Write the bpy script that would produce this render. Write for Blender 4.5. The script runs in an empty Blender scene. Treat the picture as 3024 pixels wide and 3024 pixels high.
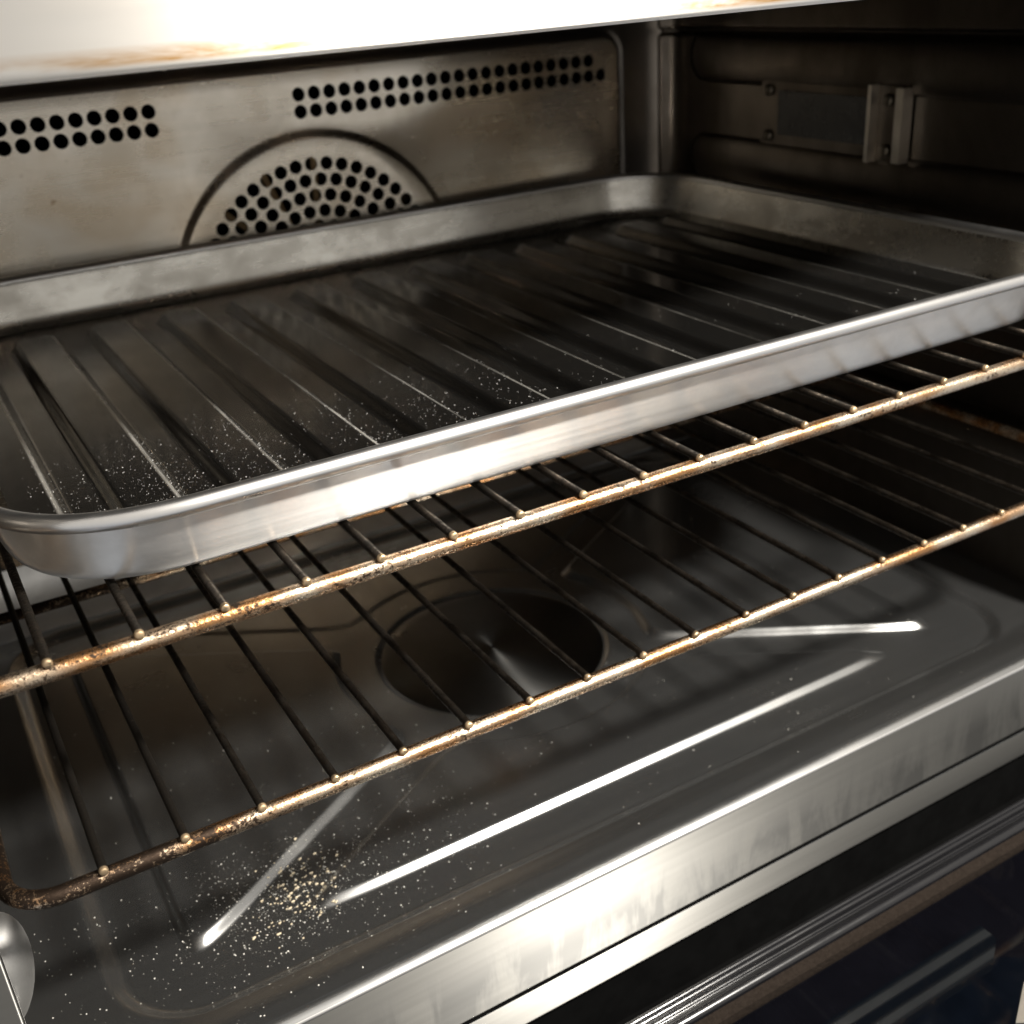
import bpy, math, random
import numpy as np
from mathutils import Matrix, Vector
from mathutils.geometry import delaunay_2d_cdt
random.seed(7); rng = np.random.default_rng(11)
SC = bpy.context.scene
COL = SC.collection
U = 0.026                      # one rack-wire spacing in metres; shapes below are in that unit
PI = math.pi

# ------------------------------------------------------------------ camera, world, lamps, exposure
cam_d = bpy.data.cameras.new('camera'); cam = bpy.data.objects.new('camera', cam_d); COL.objects.link(cam)
right = Vector((0.86264349, -0.50191754, -0.06264979))
down = Vector((-0.26915856, -0.35063745, -0.89699891))
fwd = Vector((0.42825213, 0.790653, -0.43757051))
C0 = Vector((-0.41398878, -11.6717105, 6.49694661)) * U
M = Matrix((right, -down, -fwd)).transposed().to_4x4(); M.translation = C0
cam.matrix_world = M
cam_d.sensor_width = 36; cam_d.lens = 36 * 1.0937068
cam_d.clip_start = 0.01; cam_d.clip_end = 50
cam_d.dof.use_dof = True; cam_d.dof.focus_distance = 14.5 * U; cam_d.dof.aperture_fstop = 15
SC.camera = cam

W = bpy.data.worlds.new('World'); SC.world = W; W.use_nodes = True
wn = W.node_tree; wn.nodes.clear()
wo = wn.nodes.new('ShaderNodeOutputWorld'); wb = wn.nodes.new('ShaderNodeBackground')
wt = wn.nodes.new('ShaderNodeTexCoord'); ws = wn.nodes.new('ShaderNodeSeparateXYZ'); wr = wn.nodes.new('ShaderNodeValToRGB')
wm = wn.nodes.new('ShaderNodeMapRange'); wm.inputs[1].default_value = -1; wm.inputs[2].default_value = 1
wn.links.new(wt.outputs['Generated'], ws.inputs[0]); wn.links.new(ws.outputs['Z'], wm.inputs[0]); wn.links.new(wm.outputs[0], wr.inputs[0])
wn.links.new(wr.outputs[0], wb.inputs[0]); wn.links.new(wb.outputs[0], wo.inputs[0])
e = wr.color_ramp.elements
e[0].position = 0.15; e[0].color = (0.50, 0.54, 0.60, 1)        # dim cool kitchen floor
e[1].position = 0.85; e[1].color = (1.0, 0.94, 0.85, 1)        # warm lit ceiling
k = e.new(0.5); k.color = (0.92, 0.89, 0.84, 1)
wb.inputs[1].default_value = 0.85

def lamp(name, loc, target, size, power, col):
    d = bpy.data.lights.new(name, 'AREA'); d.shape = 'DISK'; d.size = size; d.energy = power; d.color = col
    o = bpy.data.objects.new(name, d); COL.objects.link(o)
    l = Vector(loc) * U; t = Vector(target) * U
    o.location = l; o.rotation_euler = (t - l).to_track_quat('-Z', 'Y').to_euler()
    return o
lamp('kitchen_lamp', (24.5, -26, 30.5), (9, 2, 0), 0.11, 54, (1.0, 0.95, 0.87))

SC.view_settings.view_transform = 'Standard'; SC.view_settings.look = 'None'
SC.view_settings.exposure = 0; SC.view_settings.gamma = 1; SC.view_settings.use_curve_mapping = False

# ------------------------------------------------------------------ helpers
def thing(name, base, label, cat, group=None):
    o = bpy.data.objects.new(name, None); COL.objects.link(o); o.location = Vector(base) * U
    o.empty_display_size = 0.02
    o['label'] = label; o['category'] = cat
    if group: o['group'] = group
    return o
def origin(o):
    return o.matrix_basis.translation + (origin(o.parent) if o.parent else Vector((0, 0, 0)))
def mesh(name, verts, faces, mat, parent=None, smooth=True, label=None):
    """verts in world units; faces: list of index tuples or an (n,4) array"""
    v = np.asarray(verts, float) * U
    if parent is not None: v = v - np.array(origin(parent))
    me = bpy.data.meshes.new(name); me.from_pydata(v.tolist(), [], faces.tolist() if isinstance(faces, np.ndarray) else faces)
    me.materials.append(mat)
    me.polygons.foreach_set('use_smooth', [smooth] * len(me.polygons))
    me.update()
    o = bpy.data.objects.new(name, me); COL.objects.link(o)
    if parent is not None: o.parent = parent
    if label: o['label'] = label
    return o
class MB:
    def __init__(s): s.v = []; s.f = []
    def add(s, v, f):
        n = len(s.v); s.v += [tuple(p) for p in v]; s.f += [tuple(i + n for i in q) for q in f]
    def box(s, a, b):
        (x0, y0, z0), (x1, y1, z1) = a, b
        s.add([(x0,y0,z0),(x1,y0,z0),(x1,y1,z0),(x0,y1,z0),(x0,y0,z1),(x1,y0,z1),(x1,y1,z1),(x0,y1,z1)],
              [(0,3,2,1),(4,5,6,7),(0,1,5,4),(1,2,6,5),(2,3,7,6),(3,0,4,7)])
    def tube(s, pts, r, n=12, closed=False, cap=True):
        P = [Vector(p) for p in pts]; m = len(P); rings = []
        rr = r if isinstance(r, (list, tuple)) else [r] * m
        for i in range(m):
            a = P[(i - 1) % m] if (closed or i) else P[0]; b = P[(i + 1) % m] if (closed or i < m - 1) else P[-1]
            t = (b - a).normalized(); up = Vector((0, 0, 1)) if abs(t.z) < .9 else Vector((0, 1, 0))
            e1 = t.cross(up).normalized(); e2 = e1.cross(t)
            rings.append([P[i] + (e1 * math.cos(2*PI*j/n) + e2 * math.sin(2*PI*j/n)) * rr[i] for j in range(n)])
        v = [p for q in rings for p in q]; f = []
        for i in range(m if closed else m - 1):
            k = (i + 1) % m
            for j in range(n): f.append((i*n+j, i*n+(j+1)%n, k*n+(j+1)%n, k*n+j))
        if cap and not closed: f.append(tuple(range(n))[::-1]); f.append(tuple((m-1)*n+j for j in range(n)))
        s.add(v, f)
    def build(s, name, mat, parent=None, smooth=True, label=None): return mesh(name, s.v, s.f, mat, parent, smooth, label)
def grid(X, Y, Z):
    ny, nx = X.shape; v = np.stack([X.ravel(), Y.ravel(), Z.ravel()], 1)
    i = (np.arange(ny - 1)[:, None] * nx + np.arange(nx - 1)[None]).ravel()
    return v, np.stack([i, i + 1, i + nx + 1, i + nx], 1)
def extrude_x(prof, x0, x1, n=2):
    """open (y,z) profile swept along x"""
    p = np.array(prof, float); xs = np.linspace(x0, x1, n)
    X = np.repeat(xs[:, None], len(p), 1); Y = np.repeat(p[None, :, 0], n, 0); Z = np.repeat(p[None, :, 1], n, 0)
    return grid(X, Y, Z)
def sharp(o, deg=35):
    try: o.data.set_sharp_from_angle(angle=math.radians(deg))
    except Exception: pass
    return o
def rrect(x0, x1, y0, y1, r, n=10):
    out = []
    for cx, cy, a0 in ((x1-r, y0+r, -90), (x1-r, y1-r, 0), (x0+r, y1-r, 90), (x0+r, y0+r, 180)):
        for i in range(n + 1):
            a = math.radians(a0 + 90 * i / n); out.append((cx + r * math.cos(a), cy + r * math.sin(a)))
    return out
def sstep(t): t = np.clip(t, 0, 1); return t * t * (3 - 2 * t)

# ------------------------------------------------------------------ materials
class NT:
    def __init__(s, name):
        s.m = bpy.data.materials.new(name); s.m.use_nodes = True; s.t = s.m.node_tree
        s.b = s.t.nodes['Principled BSDF']
        g = s.t.nodes.new('ShaderNodeNewGeometry'); s.pos = g.outputs['Position']
    def link(s, a, b): s.t.links.new(a, b)
    def noise(s, scale=(1, 1, 1), detail=4, rough=.55, dist=0, off=(0, 0, 0)):
        mp = s.t.nodes.new('ShaderNodeMapping'); mp.inputs['Scale'].default_value = [c / U for c in scale]; mp.inputs['Location'].default_value = off
        n = s.t.nodes.new('ShaderNodeTexNoise'); n.inputs['Scale'].default_value = 1; n.inputs['Detail'].default_value = detail
        n.inputs['Roughness'].default_value = rough; n.inputs['Distortion'].default_value = dist
        s.link(s.pos, mp.inputs[0]); s.link(mp.outputs[0], n.inputs['Vector']); return n.outputs['Fac']
    def rng(s, x, a, b, c=0, d=1):
        n = s.t.nodes.new('ShaderNodeMapRange'); n.clamp = True
        for i, q in enumerate((a, b, c, d)): n.inputs[i + 1].default_value = q
        s.link(x, n.inputs[0]); return n.outputs[0]
    def math(s, op, a, b=None):
        n = s.t.nodes.new('ShaderNodeMath'); n.operation = op
        for i, q in enumerate((a, b)):
            if q is None: continue
            if isinstance(q, (int, float)): n.inputs[i].default_value = q
            else: s.link(q, n.inputs[i])
        return n.outputs[0]
    def mix(s, fac, a, b):
        n = s.t.nodes.new('ShaderNodeMix'); n.data_type = 'RGBA'
        for i, q in ((0, fac), (6, a), (7, b)):
            if isinstance(q, (int, float)): n.inputs[i].default_value = q
            elif isinstance(q, tuple): n.inputs[i].default_value = (*q, 1)
            else: s.link(q, n.inputs[i])
        return n.outputs[2]
    def axis(s, i):
        n = s.t.nodes.new('ShaderNodeSeparateXYZ'); s.link(s.pos, n.inputs[0]); return s.math('DIVIDE', n.outputs[i], U)
    def set(s, key, val):
        if isinstance(val, tuple): s.b.inputs[key].default_value = (*val, 1)
        elif isinstance(val, (int, float)): s.b.inputs[key].default_value = val
        else: s.link(val, s.b.inputs[key])
    def bump(s, h, strength, dist):
        n = s.t.nodes.new('ShaderNodeBump'); n.inputs['Strength'].default_value = strength; n.inputs['Distance'].default_value = dist
        s.link(h, n.inputs['Height']); s.link(n.outputs[0], s.b.inputs['Normal'])

def steel(name, col=(.56, .53, .49), tint=(.36, .30, .23), rough=(.22, .4), aniso=.55, tangent=(1, 0, 0), rot=.25,
          metal=1.0, spots=False, stain=(.35, .5, .35), fine=.0006, stainfac=.7, brush=(.25, 14, 14)):
    t = NT(name)
    a = t.noise(stain, 5, .6, .6); b = t.noise(tuple(3.7 * q for q in stain), 4, .6, .3, (3, 1, 2))
    m = t.rng(t.math('ADD', a, t.math('MULTIPLY', b, .5)), .6, .95)
    c = t.mix(t.math('MULTIPLY', m, stainfac), col, tint)
    if spots:                                                    # burnt-on splashes under the vent slots
        sp = t.rng(t.noise((3.2, 3, 4.5), 3, .6, .2, (2, 0, 4)), .66, .74); zone = t.rng(t.noise((.35, .3, .5), 2, .5, 0, (4.3, 0, 1.7)), .48, .62)
        c = t.mix(t.math('MULTIPLY', t.math('MULTIPLY', sp, zone), .8), c, (.16, .09, .035))
        c = t.mix(t.math('MULTIPLY', zone, .35), c, (.50, .36, .20))
        hz = t.rng(t.math('ADD', t.axis(2), t.math('MULTIPLY', a, 3)), 1.0, -.6)     # heat brown below the tray, also painted to darken the floor's reflection
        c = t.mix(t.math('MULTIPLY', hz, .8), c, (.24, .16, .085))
    t.set('Base Color', c)
    sc = t.noise(brush, 3, .7)
    rr = t.math('ADD', t.rng(m, 0, 1, rough[0], rough[1]), t.rng(sc, .3, .7, -.018, .018))
    t.set('Roughness', rr); t.set('Metallic', metal)
    t.set('Anisotropic', aniso); t.set('Anisotropic Rotation', rot)
    c = t.t.nodes.new('ShaderNodeCombineXYZ')
    for i in range(3): c.inputs[i].default_value = tangent[i]
    t.link(c.outputs[0], t.b.inputs['Tangent'])
    if fine: t.bump(sc, .25, fine * U)
    return t
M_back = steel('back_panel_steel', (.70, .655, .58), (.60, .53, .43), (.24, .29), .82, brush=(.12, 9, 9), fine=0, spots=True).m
M_floor = steel('floor_steel', (.385, .39, .39), (.25, .245, .235), (.20, .28), .3, metal=.962, stain=(.25, .25, .25), brush=(.3, 6, 6), fine=0).m
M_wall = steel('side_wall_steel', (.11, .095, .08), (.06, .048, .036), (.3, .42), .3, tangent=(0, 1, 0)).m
M_backshade = steel('back_steel_shaded', (.15, .13, .11), (.08, .065, .05), (.35, .45), .3, fine=0).m  # darker copy of the panel steel, paints shade on frame, bevels and hole lips
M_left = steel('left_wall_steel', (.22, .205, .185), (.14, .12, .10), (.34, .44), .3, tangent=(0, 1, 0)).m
M_ceil = steel('ceiling_steel', (.10, .08, .065), (.05, .04, .03), (.35, .5), .2).m
M_tray = steel('tray_steel', (.74, .735, .72), (.47, .46, .45), (.33, .38), .92, tangent=(1, .25, 0), stain=(.5, .5, .7), fine=.0002).m
M_trayfloor = steel('tray_floor_steel', (.30, .29, .275), (.17, .16, .14), (.13, .20), .3, metal=.985, stain=(.4, .3, .4), fine=0).m
M_trayin = steel('tray_inner_steel', (.74, .72, .67), (.45, .42, .37), (.24, .31), .7, tangent=(1, .25, 0), stain=(.5, .5, .7), fine=0).m
_t = M_trayfloor.node_tree
def rib_highlights():                                                    # light catching the rib shoulders, painted into the base colour
    t = NT.__new__(NT); t.m = M_trayfloor; t.t = _t; t.b = _t.nodes['Principled BSDF']
    t.pos = _t.nodes.new('ShaderNodeNewGeometry').outputs['Position']
    x = t.axis(0); fr = t.math('MODULO', t.math('ADD', x, 1.49 * 2 - 1.93 - .30), 1.49)
    edge = t.math('MULTIPLY', t.rng(fr, 0, .03), t.rng(fr, .11, .07))
    y = t.axis(1); span = t.math('MULTIPLY', t.rng(y, 2.2, 2.6), t.rng(y, 12.75, 12.5))
    n = t.noise((1.2, .5, 1), 4, .6, 0, (3, 3, 3))
    e = t.math('MULTIPLY', t.math('MULTIPLY', edge, span), t.rng(n, .3, .6, .25, 1))
    old = t.b.inputs['Base Color'].links[0].from_socket
    t.set('Base Color', t.mix(e, old, (.62, .60, .55))); t.set('Metallic', t.rng(e, 0, 1, .985, .72))
    oldr = t.b.inputs['Roughness'].links[0].from_socket
    t.set('Roughness', t.math('ADD', oldr, t.math('MULTIPLY', e, .15)))
rib_highlights()
M_rim = steel('tray_rim_steel', (.66, .65, .64), (.55, .54, .53), (.28, .34), .3).m
M_bright = steel('bracket_metal', (.62, .59, .54), (.4, .36, .3), (.3, .4), 0).m

def sill_mat():
    t = NT('sill_steel')
    run = t.noise((1.5, .2, .28), 5, .62, .7); blot = t.noise((.45, .3, .5), 4, .6, .5); z = t.axis(2)
    low = t.math('MULTIPLY', t.rng(z, -7.0, -7.9), t.rng(z, -8.62, -8.5))                                   # limescale runs gather low on the face
    m = t.math('MULTIPLY', t.rng(t.math('ADD', run, t.math('MULTIPLY', blot, .6)), .64, .86), low)
    c = t.mix(t.math('MULTIPLY', m, .85), (.28, .275, .26), (.11, .11, .107))
    t.set('Base Color', c); t.set('Metallic', 1.0)
    sc = t.noise((.2, 9, 9), 2, .6)
    t.set('Roughness', t.math('ADD', t.rng(m, 0, 1, .42, .52), t.rng(sc, .3, .7, -.012, .012)))
    t.set('Anisotropic', .99); t.set('Anisotropic Rotation', .25)
    cc = t.t.nodes.new('ShaderNodeCombineXYZ'); cc.inputs[0].default_value = 1; t.link(cc.outputs[0], t.b.inputs['Tangent'])
    return t.m
M_sill = sill_mat()
def fascia_mat():
    t = NT('fascia_steel')
    z = t.axis(2); n = t.noise((.5, .5, 2.5), 5, .65, .4)
    band = t.math('MULTIPLY', t.rng(z, 5.86, 5.90), t.rng(z, 6.06, 5.94))
    m = t.math('MULTIPLY', band, t.math('MULTIPLY', t.rng(n, .34, .54), t.math('MAXIMUM', t.rng(t.axis(0), 5.5, 3.5), t.rng(t.axis(0), 8, 9))))
    cl = t.noise((.18, .2, .9), 3, .5)
    t.set('Base Color', t.mix(t.math('MULTIPLY', m, .95), t.mix(t.rng(cl, .35, .7), (.92, .875, .81), (.84, .82, .79)), (.50, .27, .07)))
    t.set('Metallic', 1.0); t.set('Roughness', t.rng(n, .3, .7, .5, .56))
    t.set('Anisotropic', .99); t.set('Anisotropic Rotation', .25)
    cc = t.t.nodes.new('ShaderNodeCombineXYZ'); cc.inputs[0].default_value = 1; t.link(cc.outputs[0], t.b.inputs['Tangent'])
    return t.m
M_fascia = fascia_mat()
def rack_mat(name, gold, brown, soot, sootlim, rough, tip=False):
    t = NT(name)
    a = t.noise((2.6, 5, 5), 5, .7, .3); b = t.noise((20, 20, 20), 4, .75, .2, (5, 2, 1)); c = t.noise((1.1, 3, 3), 3, .5, 0, (1, 7, 3))
    x = t.axis(0)
    old = t.math('MULTIPLY', t.rng(x, 2.6, .6), t.rng(t.axis(2), -1, -2, .25, 1))                                      # the left end is burnt darkest
    s1 = t.math('ADD', t.math('ADD', t.math('MULTIPLY', a, .5), t.math('MULTIPLY', b, .5)), t.math('MULTIPLY', old, .13))
    m = t.rng(s1, sootlim, sootlim + .07)
    g = t.mix(t.rng(c, .36, .58), gold, brown)
    cmix = t.mix(m, g, soot)
    if tip:
        tm = t.rng(t.axis(1), -.035, -.06); cmix = t.mix(t.math('MULTIPLY', tm, t.rng(x, -.8, 2.5, .45, 1)), cmix, (.46, .34, .21))
    t.set('Base Color', cmix)
    t.set('Metallic', t.rng(m, 0, 1, 1, .92)); t.set('Roughness', t.rng(t.math('ADD', m, b), 0.3, 1.5, rough, rough + .3))
    t.bump(b, .5, .014 * U); return t.m
M_bar = rack_mat('burnt_bar_metal', (.68, .56, .42), (.44, .23, .10), (.03, .02, .014), .525, .22)
M_wire = rack_mat('burnt_wire_metal', (.10, .08, .062), (.06, .048, .038), (.02, .017, .014), .48, .32, True)

def plain(name, col, rough, metal=0, spec=None, coat=0, nz=None, bump=0):
    t = NT(name); n = t.noise(nz or (2, 2, 2), 5, .6)
    t.set('Base Color', t.mix(t.rng(n, .35, .7), col, tuple(c * .7 for c in col)))
    t.set('Roughness', t.rng(n, .3, .7, rough * .85, rough * 1.15)); t.set('Metallic', metal)
    if spec is not None: t.set('Specular IOR Level', spec)
    if coat: t.set('Coat Weight', coat)
    if bump: t.bump(n, .5, bump * U)
    return t.m
M_black = plain('black_void', (.004, .004, .004), .9, 0, 0)
M_profile = plain('black_enamel', (.006, .006, .007), .18, 0, .5)
M_seal = plain('brown_gasket', (.016, .012, .0095), .9, 0, .05, nz=(14, 14, 14), bump=.05)
M_glass = plain('door_glass', (.002, .002, .003), .03, 0, .5)
M_glass.node_tree.nodes['Principled BSDF'].inputs['Specular Tint'].default_value = (.84, .92, 1, 1)
M_glassblue = plain('tinted_glass', (.0012, .0018, .0032), .05, 0, .5)
M_glassblue.node_tree.nodes['Principled BSDF'].inputs['Specular Tint'].default_value = (.84, .92, 1, 1)
def reflection_mat():  # sill's reflection in the door glass, painted as faint grey bands
    t = NT('painted_reflection'); y = t.axis(1); n = t.noise((1.2, 3, 1), 4, .6)
    b = t.math('MAXIMUM', t.math('MULTIPLY', t.rng(y, -2.78, -2.88), t.rng(y, -3.04, -2.98)), t.math('MULTIPLY', t.rng(y, -3.16, -3.24), t.rng(y, -3.42, -3.32)))
    t.set('Base Color', t.mix(t.math('MULTIPLY', b, t.rng(n, .3, .65, .3, 1)), (.0015, .002, .003), (.004, .005, .006)))
    t.set('Roughness', t.rng(b, 0, 1, .05, .4)); t.set('Specular IOR Level', .35); return t.m
M_reflection = reflection_mat()
M_disc = plain('turned_disc_metal', (.18, .18, .175), .32, 1, nz=(.6, .6, .6))
tn_ = M_disc.node_tree.nodes.new('ShaderNodeTangent'); tn_.direction_type = 'RADIAL'; tn_.axis = 'Z'
M_disc.node_tree.links.new(tn_.outputs[0], M_disc.node_tree.nodes['Principled BSDF'].inputs['Tangent'])
M_disc.node_tree.nodes['Principled BSDF'].inputs['Anisotropic'].default_value = .9
M_disc.node_tree.nodes['Principled BSDF'].inputs['Anisotropic Rotation'].default_value = .25
M_screw = plain('dull_screw', (.16, .14, .11), .45, 1)
M_lens = plain('lamp_lens', (.016, .016, .016), .25, 0, .4)
M_crumb = plain('crumb', (.52, .44, .31), .85, nz=(20, 20, 20))
M_dust = plain('pale_dust', (.56, .54, .49), .85)
M_flour = plain('fine_flour', (.52, .51, .49), .85)
M_boss = plain('boss_steel', (.34, .335, .325), .55, 1)
M_fan = plain('fan_metal', (.22, .15, .08), .4, 1)

# ------------------------------------------------------------------ OVEN
oven = thing('oven', (9.21, 0, -9.5), 'built in stainless steel oven with its door open, seen into the cavity', 'oven')
XL, XR, YB, ZF, ZC = -1.75, 20.2, 15.1, -7.1, 7.0
CX, CY, RD = 9.1, 7.25, 2.55

# floor plate: pressed panels round a sunken disc
def smax(a, b, k=.35): return np.log(np.exp(a / k) + np.exp(b / k)) * k
nx, ny = 640, 420
X, Y = np.meshgrid(np.linspace(XL, XR, nx), np.linspace(0.125, 13.9, ny))
rad = np.hypot(X - CX, Y - CY)
def half(px, py, nxn, nyn):
    l = math.hypot(nxn, nyn); return ((X - px) * nxn + (Y - py) * nyn) / l
s = .62
yc = 2 * CY - Y
def front_panel(Yv):
    a = 2.02 - Yv
    b = (-(X - 2.5) * s + (Yv - 2.0)) / math.hypot(s, 1)
    c = ((X - 16.1) * s + (Yv - 2.0)) / math.hypot(s, 1)
    return smax(smax(a, b, .2), smax(c, 3.45 - rad, .12), .2)
def side_panel(Xv):
    a = .9 - Xv
    b = ((Xv - 1.2) * s - (Y - 2.35)) / math.hypot(s, 1)
    c = ((Xv - 1.2) * s - (yc - 2.35)) / math.hypot(s, 1)
    return smax(smax(a, b, .2), smax(c, 3.45 - rad, .12), .2)
def lift(sd, h, w): return h * sstep(.5 - sd / (2 * w))
Z = np.full_like(X, 0.0)
for sd, h in ((front_panel(Y), .12), (front_panel(yc), .03), (side_panel(X), .15), (side_panel(2 * CX + .1 - X), .15)):
    Z = np.maximum(Z, lift(sd, h, .085))
Z += -lift(rad - RD, .06, .06)
# recessed well with rounded corners inside a raised border, rising to the front lip
x0, x1, y0, y1, rc = -.25, 18.75, 1.05, 13.5, 1.3
qx = np.abs(X - (x0 + x1) / 2) - (x1 - x0) / 2 + rc; qy = np.abs(Y - (y0 + y1) / 2) - (y1 - y0) / 2 + rc
well = np.hypot(np.maximum(qx, 0), np.maximum(qy, 0)) + np.minimum(np.maximum(qx, qy), 0) - rc
Z = Z + .15 * sstep(.5 + well / .32)
Z += .17 * sstep((1.1 - Y) / .75)
Z += rng.normal(0, 1, Z.shape) * 0
v, f = grid(X, Y, Z + ZF)
floor = mesh('floor_plate', v, f, M_floor, oven)

# sill: lip, stained face, groove and lower strip
m = MB(); n = 64
m.v = [(CX + rr_ * math.cos(2*PI*i/n), CY + rr_ * math.sin(2*PI*i/n), ZF + zz_) for rr_, zz_ in ((2.47, -.056), (2.42, -.04), (2.2, -.035), (1.2, -.02), (.02, -.012)) for i in range(n)]
m.f = [(k*n+i, k*n+(i+1)%n, (k+1)*n+(i+1)%n, (k+1)*n+i) for k in range(4) for i in range(n)]
m.build('heater_disc', M_disc, oven)
zt = ZF + .15 + .17
prof = [(.13 + .26 * math.cos(a) - .0, zt - .264 + .26 * math.sin(a)) for a in np.linspace(PI / 2, PI * .74, 10)]
v, f = extrude_x(prof, XL - 1.6, XR + 1.6, 80); mesh('front_ramp', v, f, M_floor, oven)
ye, zt = prof[-1]; prof = [(ye, zt)]
for i in range(1, 10):
    a = .8 + (PI / 2 - .8) * i / 9; prof.append((.0 - .075 * math.sin(a) + ye + .075 * math.sin(.8), zt - .075 * math.cos(.8) + .075 * math.cos(a)))
v, f = extrude_x(prof, XL - 1.6, XR + 1.6, 80); mesh('sill_edge', v, f, M_rim, oven)
yf = prof[-1][0]; prof = [prof[-1], (yf, -7.4), (yf, -8.50), (yf + .02, -8.53), (yf + .1, -8.535)]
v, f = extrude_x(prof, XL - 1.6, XR + 1.6, 2); sill = mesh('sill', v, f, M_sill, oven)
v, f = extrude_x([(yf + .1, -8.537), (.3, -8.54), (.3, -8.68), (yf + .07, -8.70)], XL - 1.6, XR + 1.6, 2); mesh('groove', v, f, M_black, oven, False)
v, f = extrude_x([(yf + .07, -8.702), (yf + .06, -8.72), (yf + .055, -9.2), (.0, -9.36), (.1, -9.46)], XL - 1.6, XR + 1.6, 2)
sharp(mesh('lower_strip', v, f, M_sill, oven), 30)

# back wall: frame, recessed perforated panel, raised fan disc
def cdt_panel():
    loops = []                                                  # (points, y)
    yF, yP = YB + .25, YB + .06
    outer = [(XL - .3, -7.3), (XR + .3, -7.3), (XR + .3, ZC), (XL - .3, ZC)]
    loops.append((outer, yF, None))
    for i, tt in enumerate((0, .25, .5, .75, 1)):
        d = .36 * tt; loops.append((rrect(-.2 + d, 18.68 - d, -6.3 + d, 4.96 - d, .75 - d * .8), yF + (yP - yF) * (tt * tt * (3 - 2 * tt)), None))
    fx, fz = 9.21, -.5
    circ = lambda cx, cz, r, n, ph=0: [(cx + r * math.cos(2*PI*i/n + ph), cz + r * math.sin(2*PI*i/n + ph)) for i in range(n)]
    for tt in (0, .25, .5, .75, 1):
        loops.append((circ(fx, fz, 3.82 - .24 * tt, 96), yP - .16 * (tt * tt * (3 - 2 * tt)), None))
    holes = []; hr = .163
    for z_, n in ((4.09, 22), (3.70, 23)):
        for i in range(n): holes.append((9.19 + .39 * i, z_, yP))
    for z_ in (4.09, 3.70):
        for i in range(14): holes.append((5.66 - .392 * i, z_, yP))
    for r_, n, off in ((3.02, 48, 0), (2.65, 42, .5), (2.28, 36, 0), (1.91, 30, .5), (1.54, 24, 0)):
        for i in range(n):
            a = PI / 2 + 2 * PI * (i + off) / n; holes.append((fx + r_ * math.cos(a), fz + r_ * math.sin(a), yP - .16))
    n0 = len(loops)
    for hx, hz, hy in holes: loops.append((circ(hx, hz, hr, 16), hy, (hx, hz)))
    pts = []; ys = []; edges = []
    for L, y, h in loops:
        k = len(pts); pts += [Vector(p) for p in L]; ys += [y] * len(L)
        edges += [(k + i, k + (i + 1) % len(L)) for i in range(len(L))]
    vo, eo, fo, ov, oe, of = delaunay_2d_cdt(pts, edges, [], 0, 1e-6)
    ymap = [ys[o[0]] if o else YB for o in ov]
    hc = np.array([(h[0], h[1]) for h in holes])
    faces = []
    for q in fo:
        c = sum((vo[i] for i in q), Vector((0, 0))) / len(q)
        if np.min(np.hypot(hc[:, 0] - c.x, hc[:, 1] - c.y)) < hr * .97: continue
        faces.append(tuple(q))
    V = [(p.x, ymap[i], p.y) for i, p in enumerate(vo)]
    F = list(faces)
    for L, y, h in loops[n0:]:
        k = len(V); n = len(L)
        V += [(x, y, z) for x, z in L] + [(x, y + .06, z) for x, z in L]
        F += [(k + i, k + (i + 1) % n, k + n + (i + 1) % n, k + n + i) for i in range(n)]
    # face the room
    out = []
    for q in F:
        a, b, c = (Vector(V[i]) for i in q[:3]); nrm = (b - a).cross(c - a)
        out.append(q[::-1] if nrm.y > 1e-9 else q)
    return V, out, len(holes)
V, F, NH = cdt_panel()
back = mesh('back_panel', V, F, M_back, oven, True); back.data.materials.append(M_backshade)
co = np.array(V)
for p_, q in zip(back.data.polygons, F):
    if co[list(q), 1].max() > YB + .075 and np.hypot(co[list(q), 0].mean() - 9.21, co[list(q), 2].mean() + .5) > 4 and (co[list(q), 1].max() - co[list(q), 1].min() > .005 or co[list(q), 1].min() > YB + .2): p_.material_index = 1
for p_ in list(back.data.polygons)[-16 * NH:]: p_.material_index = 1
sharp(back, 28)
m = MB(); m.box((XL - .3, YB + 1.2, -7.3), (XR + .3, YB + 1.3, ZC)); m.build('fan_housing', M_black, oven, False)
m = MB()
for i in range(14):
    a = 2 * PI * i / 14
    p = np.array([(1.2, -.0), (3.3, .35), (3.3, .5), (1.2, .12)]); ca, sa = math.cos(a), math.sin(a)
    for k, yy in ((0, YB + .6), (1, YB + 1.0)): pass
    vv = [(9.21 + x * ca - z * sa, yy, -.5 + x * sa + z * ca) for yy in (YB + .55, YB + .95) for x, z in p]
    m.add(vv, [(0,1,2,3), (7,6,5,4), (0,4,5,1), (1,5,6,2), (2,6,7,3), (3,7,4,0)])
m.build('fan', M_fan, oven, False)
# floor-to-back fillet
prof = [(13.85, ZF + .16)] + [(13.9 + 1.22 * math.sin(a), ZF + 1.36 - 1.2 * math.cos(a)) for a in np.linspace(0, PI / 2, 12)]
v, f = extrude_x(prof, XL, XR, 2); mesh('rear_fillet', v, f, M_tray, oven)
m = MB(); m.tube([(6.16, YB - .03, 4.9), (6.16, YB - .03, 5.6)], .05, 10); m.build('probe', M_bright, oven)

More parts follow.
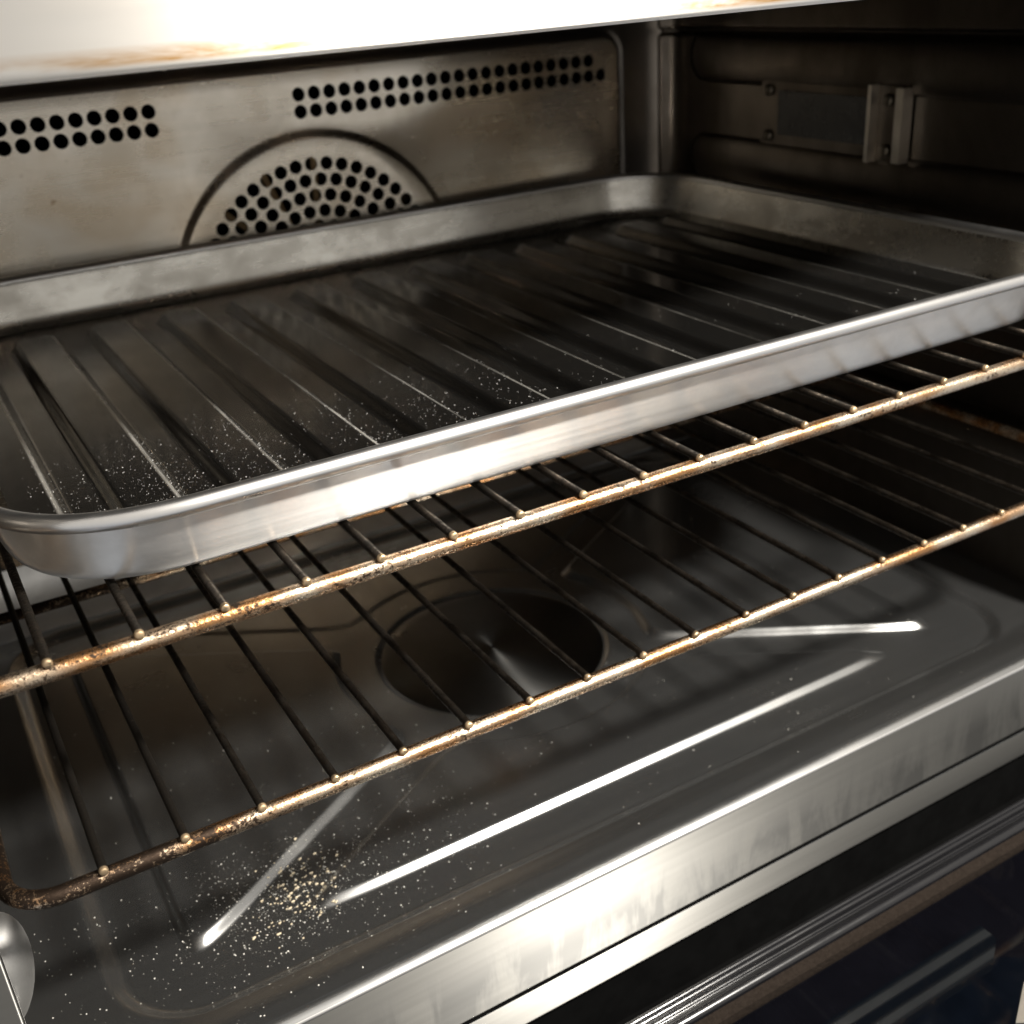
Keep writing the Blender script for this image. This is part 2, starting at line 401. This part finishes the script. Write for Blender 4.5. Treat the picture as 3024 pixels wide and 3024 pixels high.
# side walls with pressed shelf ridges
RIDGES = [(4.02, .52, .16), (1.40, .52, .16), (-.62, .40, .5), (-3.59, .40, .5), (-5.35, .9, .8)]
def side_wall(sgn):
    xb = XR if sgn > 0 else XL
    yy = np.concatenate([np.linspace(-.02, 2.6, 60), np.linspace(2.65, 13, 30), np.linspace(13.05, YB + .1, 40)])
    zz = np.linspace(ZF - .1, ZC, 520)
    Yg, Zg = np.meshgrid(yy, zz); D = np.zeros_like(Yg)
    for zc, hw, hp in RIDGES[:4]:
        L0 = 1.3 if hw < .8 else .95; L1 = 14.2
        dy = np.maximum(np.maximum(L0 + hw - Yg, Yg - (L1 - hw)), 0); d = np.hypot(dy, (Zg - zc))
        D = np.maximum(D, hp * np.sqrt(np.clip(1 - (d / (hw + .12)) ** 2, 0, 1)) ** .8)
    D += .5 * (1 - np.sqrt(np.clip(1 - (np.clip(Yg - 14.5, 0, .6) / .6) ** 2, 0, 1)))     # rounded rear corner
    D += .35 * np.exp(-((Zg - 4.62) / .07) ** 2) * -.4
    v, f = grid(xb - sgn * D, Yg, Zg)
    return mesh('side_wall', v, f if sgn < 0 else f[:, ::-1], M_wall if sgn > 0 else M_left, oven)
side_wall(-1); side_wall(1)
m = MB(); n = 24                                                # pressed boss low on the left wall
zs = np.linspace(0, PI, 20)
m.v = [(-1.68 + .56 * math.sin(a) ** .8 * math.cos(b), 1.55 + .62 * math.sin(a) ** .8 * math.sin(b), -5.28 + .85 * math.cos(a) + .3 * math.sin(a) * math.cos(b)) for a in zs for b in np.linspace(-PI / 2 - .3, PI / 2 + .3, n)]
m.f = [(i*n+j, i*n+j+1, (i+1)*n+j+1, (i+1)*n+j) for i in range(19) for j in range(n - 1)]
m.build('boss', M_boss, oven)
m = MB(); m.box((XL - .3, .05, ZC), (XR + .3, YB + 1.3, ZC + .2)); m.build('ceiling_panel', M_ceil, oven, False)

# front frame: top rail with rounded lower lip, side stiles
prof = [(.5, 5.95), (.3, 5.86)]
prof = [(.6, 6.1), (.35, 5.86)] + [(.14 - .14 * math.sin(a) , 5.93 - .13 * math.cos(a)) for a in np.linspace(0, PI / 2, 9)] + [(0, 6.4), (.0, 9.5)]
v, f = extrude_x(prof, XL - 2.6, XR + 2.6, 2); mesh('top_rail', v, f[:, ::-1], M_fascia, oven)
m = MB(); m.box((XL - 2.6, .61, 6.0), (XR + 2.6, .8, 9.5)); m.build('rail_backing', M_black, oven, False)
for sgn, xb in ((-1, XL), (1, XR)):
    xb -= sgn * .38
    prof = [(xb + sgn * .5, .12), (xb + sgn * .02, .11), (xb, .08)] + [(xb + sgn * (.05 - .05 * math.cos(a)), .05 - .05 * math.sin(a)) for a in np.linspace(0, PI / 2, 8)] + [(xb + sgn * 2.6, 0)]
    p = np.array(prof); zz = np.array([-9.4, 5.9])
    Xg = np.repeat(p[None, :, 0], 2, 0); Yg = np.repeat(p[None, :, 1], 2, 0); Zg = np.repeat(zz[:, None], len(p), 1)
    v, f = grid(Xg, Yg - .01, Zg); mesh('side_stile', v, f, M_sill, oven)

# oven lamp on the right wall
lamp_cover = MB(); lamp_cover.box((XR - .10, 7.5, 2.0), (XR + .05, 11.35, 3.52))
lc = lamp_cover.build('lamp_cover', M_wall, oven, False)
m = MB(); m.box((XR - .14, 7.75, 2.25), (XR - .09, 10.7, 3.3)); m.build('lens', M_lens, lc, False)
m = MB()
m.box((XR - .18, 6.72, 1.95), (XR - .05, 7.42, 3.58)); m.build('bracket_plate', M_wall, lc, False); m = MB(); m.box((XR - .42, 7.40, 1.93), (XR - .05, 7.50, 3.60)); m.box((XR - .36, 6.52, 1.97), (XR - .05, 6.74, 3.56))
m.build('bracket', M_bright, lc, False)
def screw(x, y, z):
    m = MB(); m.tube([(x, y, z), (x - .08, y, z), (x - .11, y, z)], [.14, .14, .09], 16); m.build('screw', M_screw, lc)
screw(XR - .17, 7.08, 3.28); screw(XR - .17, 7.08, 2.2); screw(XR - .09, 11.05, 2.2); screw(XR - .09, 11.05, 3.3)

# open door: dark trim, seal, glass
door = MB(); door.box((XL - 1.2, -17, -10.4), (XR + 1.2, -1.05, -9.36)); door = door.build('door', M_profile, oven, False)
m = MB(); m.box((XL - 1.5, -1.2, -12), (XR + 1.5, .9, -11)); m.box((XL - 1.5, .3, -11.2), (XR + 1.5, .4, -9.4)); m.build('hinge_well', M_black, oven, False)
prof = [(-.98, -9.9)]
for cy, cz, r in ((-1.13, -9.12, .05), (-1.31, -9.17, .04), (-1.53, -9.17, .13)):
    prof += [(cy - r * math.cos(a) * -1, cz + r * math.sin(a)) for a in np.linspace(0, PI, 25)]
prof += [(-1.66, -9.34)]
v, f = extrude_x(prof, XL - 1.15, XR + 1.15, 80); mesh('trim', v, f[:, ::-1], M_profile, door)
m = MB(); m.box((XL - 1.1, -1.9, -9.36), (XR + 1.1, -1.69, -9.10)); m.build('seal', M_seal, door, False)
m = MB(); m.box((XL - 1.0, -16.8, -9.36), (XR + 1.0, -1.95, -9.22)); gl = m.build('glass', M_glass, door, False)
def slab(name, pts, z, mat, par):
    n = len(pts); V = [(x, y, z) for x, y in pts] + [(x, y, z - .012) for x, y in pts]
    return mesh(name, V, [tuple(range(n))] + [(i, n + i, n + (i + 1) % n, (i + 1) % n) for i in range(n)], mat, par, False)
slab('tinted_pane', rrect(-1.2, 13.6, -16, -3.3, 1.2), -9.205, M_glassblue, door)
slab('reflection_band', [(-1.0, -3.5), (12.6, -3.5), (13.2, -3.1), (13.2, -2.75), (-1.0, -2.75)], -9.20, M_reflection, door)
slab('pale_quad', [(12.8, -3.96), (12.02, -4.41), (12.5, -4.7), (13.3, -4.25)], -9.19, M_bright, door)  # pale quad laid on the door glass

# ------------------------------------------------------------------ BAKING TRAY
tray = thing('baking_tray', (9.5, 7.6, .08), 'shallow ribbed stainless steel baking tray resting on the upper rack', 'baking tray')
TX0, TX1, TY0, TY1 = -.38, 19.25, .55, 14.72
PW = 2.4
def ring(d, z, n=30):
    r_ = 2.6 - d; out = []; q = 2 / PW
    for cx, cy, a0 in ((TX1 - d - r_, TY0 + d + r_, -90), (TX1 - d - r_, TY1 - d - r_, 0), (TX0 + d + r_, TY1 - d - r_, 90), (TX0 + d + r_, TY0 + d + r_, 180)):
        for i in range(n + 1):
            a = math.radians(a0 + 90 * i / n); c, s_ = math.cos(a), math.sin(a)
            out.append((cx + r_ * math.copysign(max(abs(c), 1e-9) ** q, c), cy + r_ * math.copysign(max(abs(s_), 1e-9) ** q, s_), z))
    return out
prof = [(.62, .08), (.54, .083), (.48, .10), (.43, .13), (.39, .175), (.36, .24), (.34, .31), (.285, .55), (.235, .80), (.20, .97), (.18, 1.06)]
Vr = []; Fr = []; nr = len(ring(.1, 0))
for i, (d, z) in enumerate(prof):
    Vr += ring(d, z)
    if i:
        for j in range(nr): Fr.append(((i-1)*nr+j, (i-1)*nr+(j+1)%nr, i*nr+(j+1)%nr, i*nr+j))
o = mesh('tray_wall', Vr, [q[::-1] for q in Fr], M_tray, tray)
Vi = []
for d, z in prof: Vi += ring(d + (.03 if z > .12 else .03), z + .012)
mesh('tray_inner_wall', Vi, [q[::-1] for q in Fr], M_trayin, tray)
m = MB(); m.tube([(x, y, 1.05) for x, y, z in ring(.11, 0)], .12, 20, closed=True); m.build('rim', M_rim, tray)
d = .60; fx0, fx1, fy0, fy1, fr = TX0 + d, TX1 - d, TY0 + d, TY1 - d, 2.6 - d
ya = np.concatenate([fy0 + fr * (1 - np.cos(np.linspace(0, PI / 2, 30))), np.linspace(fy0 + fr, fy1 - fr, 120)[1:-1], fy1 - fr * (1 - np.cos(np.linspace(PI / 2, 0, 30)))])
ins = np.zeros_like(ya)
lo = ya < fy0 + fr; ins[lo] = fr - np.maximum(fr**PW - np.maximum(fy0 + fr - ya[lo], 0)**PW, 0) ** (1 / PW)
hi = ya > fy1 - fr; ins[hi] = fr - np.maximum(fr**PW - np.maximum(ya[hi] - fy1 + fr, 0)**PW, 0) ** (1 / PW)
uu = np.linspace(0, 1, 620)
X = (fx0 + ins)[:, None] + ((fx1 - fx0) - 2 * ins)[:, None] * uu[None]; Y = np.repeat(ya[:, None], len(uu), 1)
Z = np.zeros_like(X)
for k in range(-1, 12):
    xc = 1.93 + 1.49 * k
    y0_, y1_ = 2.25, 12.75
    if k == -1: y0_, y1_ = 3.0, 12.0
    dy = np.maximum(np.maximum(y0_ + .2 - Y, Y - (y1_ - .2)), 0)
    dd = np.hypot(np.maximum(np.abs(X - xc) - .22, 0), dy)
    Z = np.maximum(Z, .19 * sstep((.32 - dd) / .22))
Z += .012 * np.sin(X * .9 + 1) * np.sin(Y * .35)* sstep(np.minimum(Y - fy0, fy1 - Y) / 1.) * sstep(np.minimum(X - fx0, fx1 - X) / 1.)
v, f = grid(X, Y, Z + .08); mesh('tray_floor', v, f, M_trayfloor, tray)

# ------------------------------------------------------------------ WIRE RACKS
def make_rack(base, label):
    bx, by, bz = base
    t = thing('wire_rack', (bx, by, bz), label, 'oven rack', 'wire racks on the side ridges')
    m = MB(); m.tube([(x, y, bz - .15) for x, y in rrect(-1.1, 19.5, 0, 14.35, .62, 10)], .118, 14, closed=True); m.build('frame', M_bar, t)
    m = MB(); m.tube([(-1.1, 7.47, bz - .15), (19.5, 7.47, bz - .15)], .10, 12); m.build('cross_bar', M_bar, t)
    m = MB(); r = .056
    m.tube([(0, -.108, bz), (0, -.10, bz), (0, -.08, bz), (0, -.045, bz), (0, .02, bz), (0, 7, bz), (0, 14.4, bz)], [r*.55, r*.9, r*1.02, r*1.07, r*1.04, r, r], 14)
    w0 = m.build('wire', M_wire, t); sharp(w0, 60)
    for i in range(1, 19):
        w = w0.copy(); COL.objects.link(w); w.parent = t; w.location.x += i * U + random.uniform(-.01, .01) * U
    return t
rack = make_rack((9.2, 0, 0), 'upper wire rack with copper brown front bar, carrying the baking tray')
low = rack.copy(); COL.objects.link(low); low.location = Vector((9.2, 0, -2.963)) * U
low['label'] = 'lower wire rack with golden burnt front bar, empty, below the tray'
for ch in list(rack.children):
    c = ch.copy(); COL.objects.link(c); c.parent = low
low_shift = -.044 * U
low.location.x += low_shift

# ------------------------------------------------------------------ CRUMBS AND DUST
def lump(m, x, y, z, r):
    a = random.random() * PI; n = 5
    top = (x, y, z + r * random.uniform(.8, 1.3))
    ringp = [(x + r * random.uniform(.7, 1.2) * math.cos(a + 2*PI*i/n), y + r * random.uniform(.7, 1.2) * math.sin(a + 2*PI*i/n), z + r * random.uniform(.1, .6)) for i in range(n)]
    bot = (x, y, z - r * .2)
    m.add([top] + ringp + [bot], [(0, 1 + i, 1 + (i + 1) % n) for i in range(n)] + [(n + 1, 1 + (i + 1) % n, 1 + i) for i in range(n)])
FXg, FYg = np.linspace(XL, XR, nx), np.linspace(0.12, 13.9, ny)
def floor_z(x, y):
    i = int(np.clip(np.searchsorted(FXg, x), 0, nx - 1)); j = int(np.clip(np.searchsorted(FYg, y), 0, ny - 1))
    return floor_co[j * nx + i]
floor_co = np.array([v_.co.z for v_ in floor.data.vertices]) / U + origin(floor).z / U
tray_co = Z + .08
def tray_z(x, y):
    j = int(np.clip(np.searchsorted(ya, y), 0, len(ya) - 1)); w = (fx1 - fx0) - 2 * ins[j]
    i = int(np.clip((x - fx0 - ins[j]) / max(w, .1) * (len(uu) - 1), 0, len(uu) - 1)); return tray_co[j, i]
m = MB()
for i in range(2100):
    q = random.random()
    if q < .4: x, y = random.gauss(2.6, .8), random.gauss(2.5, .7)
    elif q < .72: x, y = random.uniform(-1.3, 6), random.uniform(.25, 4)
    else: x, y = random.triangular(-1.3, 18, 3), random.uniform(.4, 10)
    if not (-1.5 < x < 19.5 and .2 < y < 13): continue
    lump(m, x, y, floor_z(x, y), random.choice((.004, .005, .005, .006, .007, .009, .014)))
o = m.build('dust', M_dust, None, False); o['label'] = 'pale dust specks scattered over the pressed oven floor'; o['category'] = 'dust'; o['kind'] = 'stuff'
m = MB()
for i in range(2300):
    if random.random() < .88: x, y = random.triangular(-.1, 11, 1.5), random.triangular(1.2, 6.2, 2.4)
    else: x, y = random.uniform(0, 18.5), random.triangular(1.2, 7, 3)
    if x < fx0 + .3 or y < fy0 + .1: continue
    lump(m, x, y, tray_z(x, y), random.choice((.0035, .004, .0045, .005, .006, .009)))
o = m.build('flour_dust', M_flour, None, False); o['label'] = 'fine white dust on the ribbed floor of the baking tray'; o['category'] = 'dust'; o['kind'] = 'stuff'
for i in range(130):
    x, y = random.gauss(2.75, .38), random.gauss(2.6, .38)
    y += (x - 2.75) * .35
    m = MB(); r = random.choice((.010, .012, .014, .017, .020, .027))
    lump(m, x, y, floor_z(x, y), r); lump(m, x + r * .8, y + r * .3, floor_z(x, y), r * .7)
    o = m.build('crumb', M_crumb, None, False); o['label'] = 'small pale crumb in the cluster beside the pressed front panel of the oven floor'
    o['category'] = 'crumb'; o['group'] = 'crumbs on the oven floor'
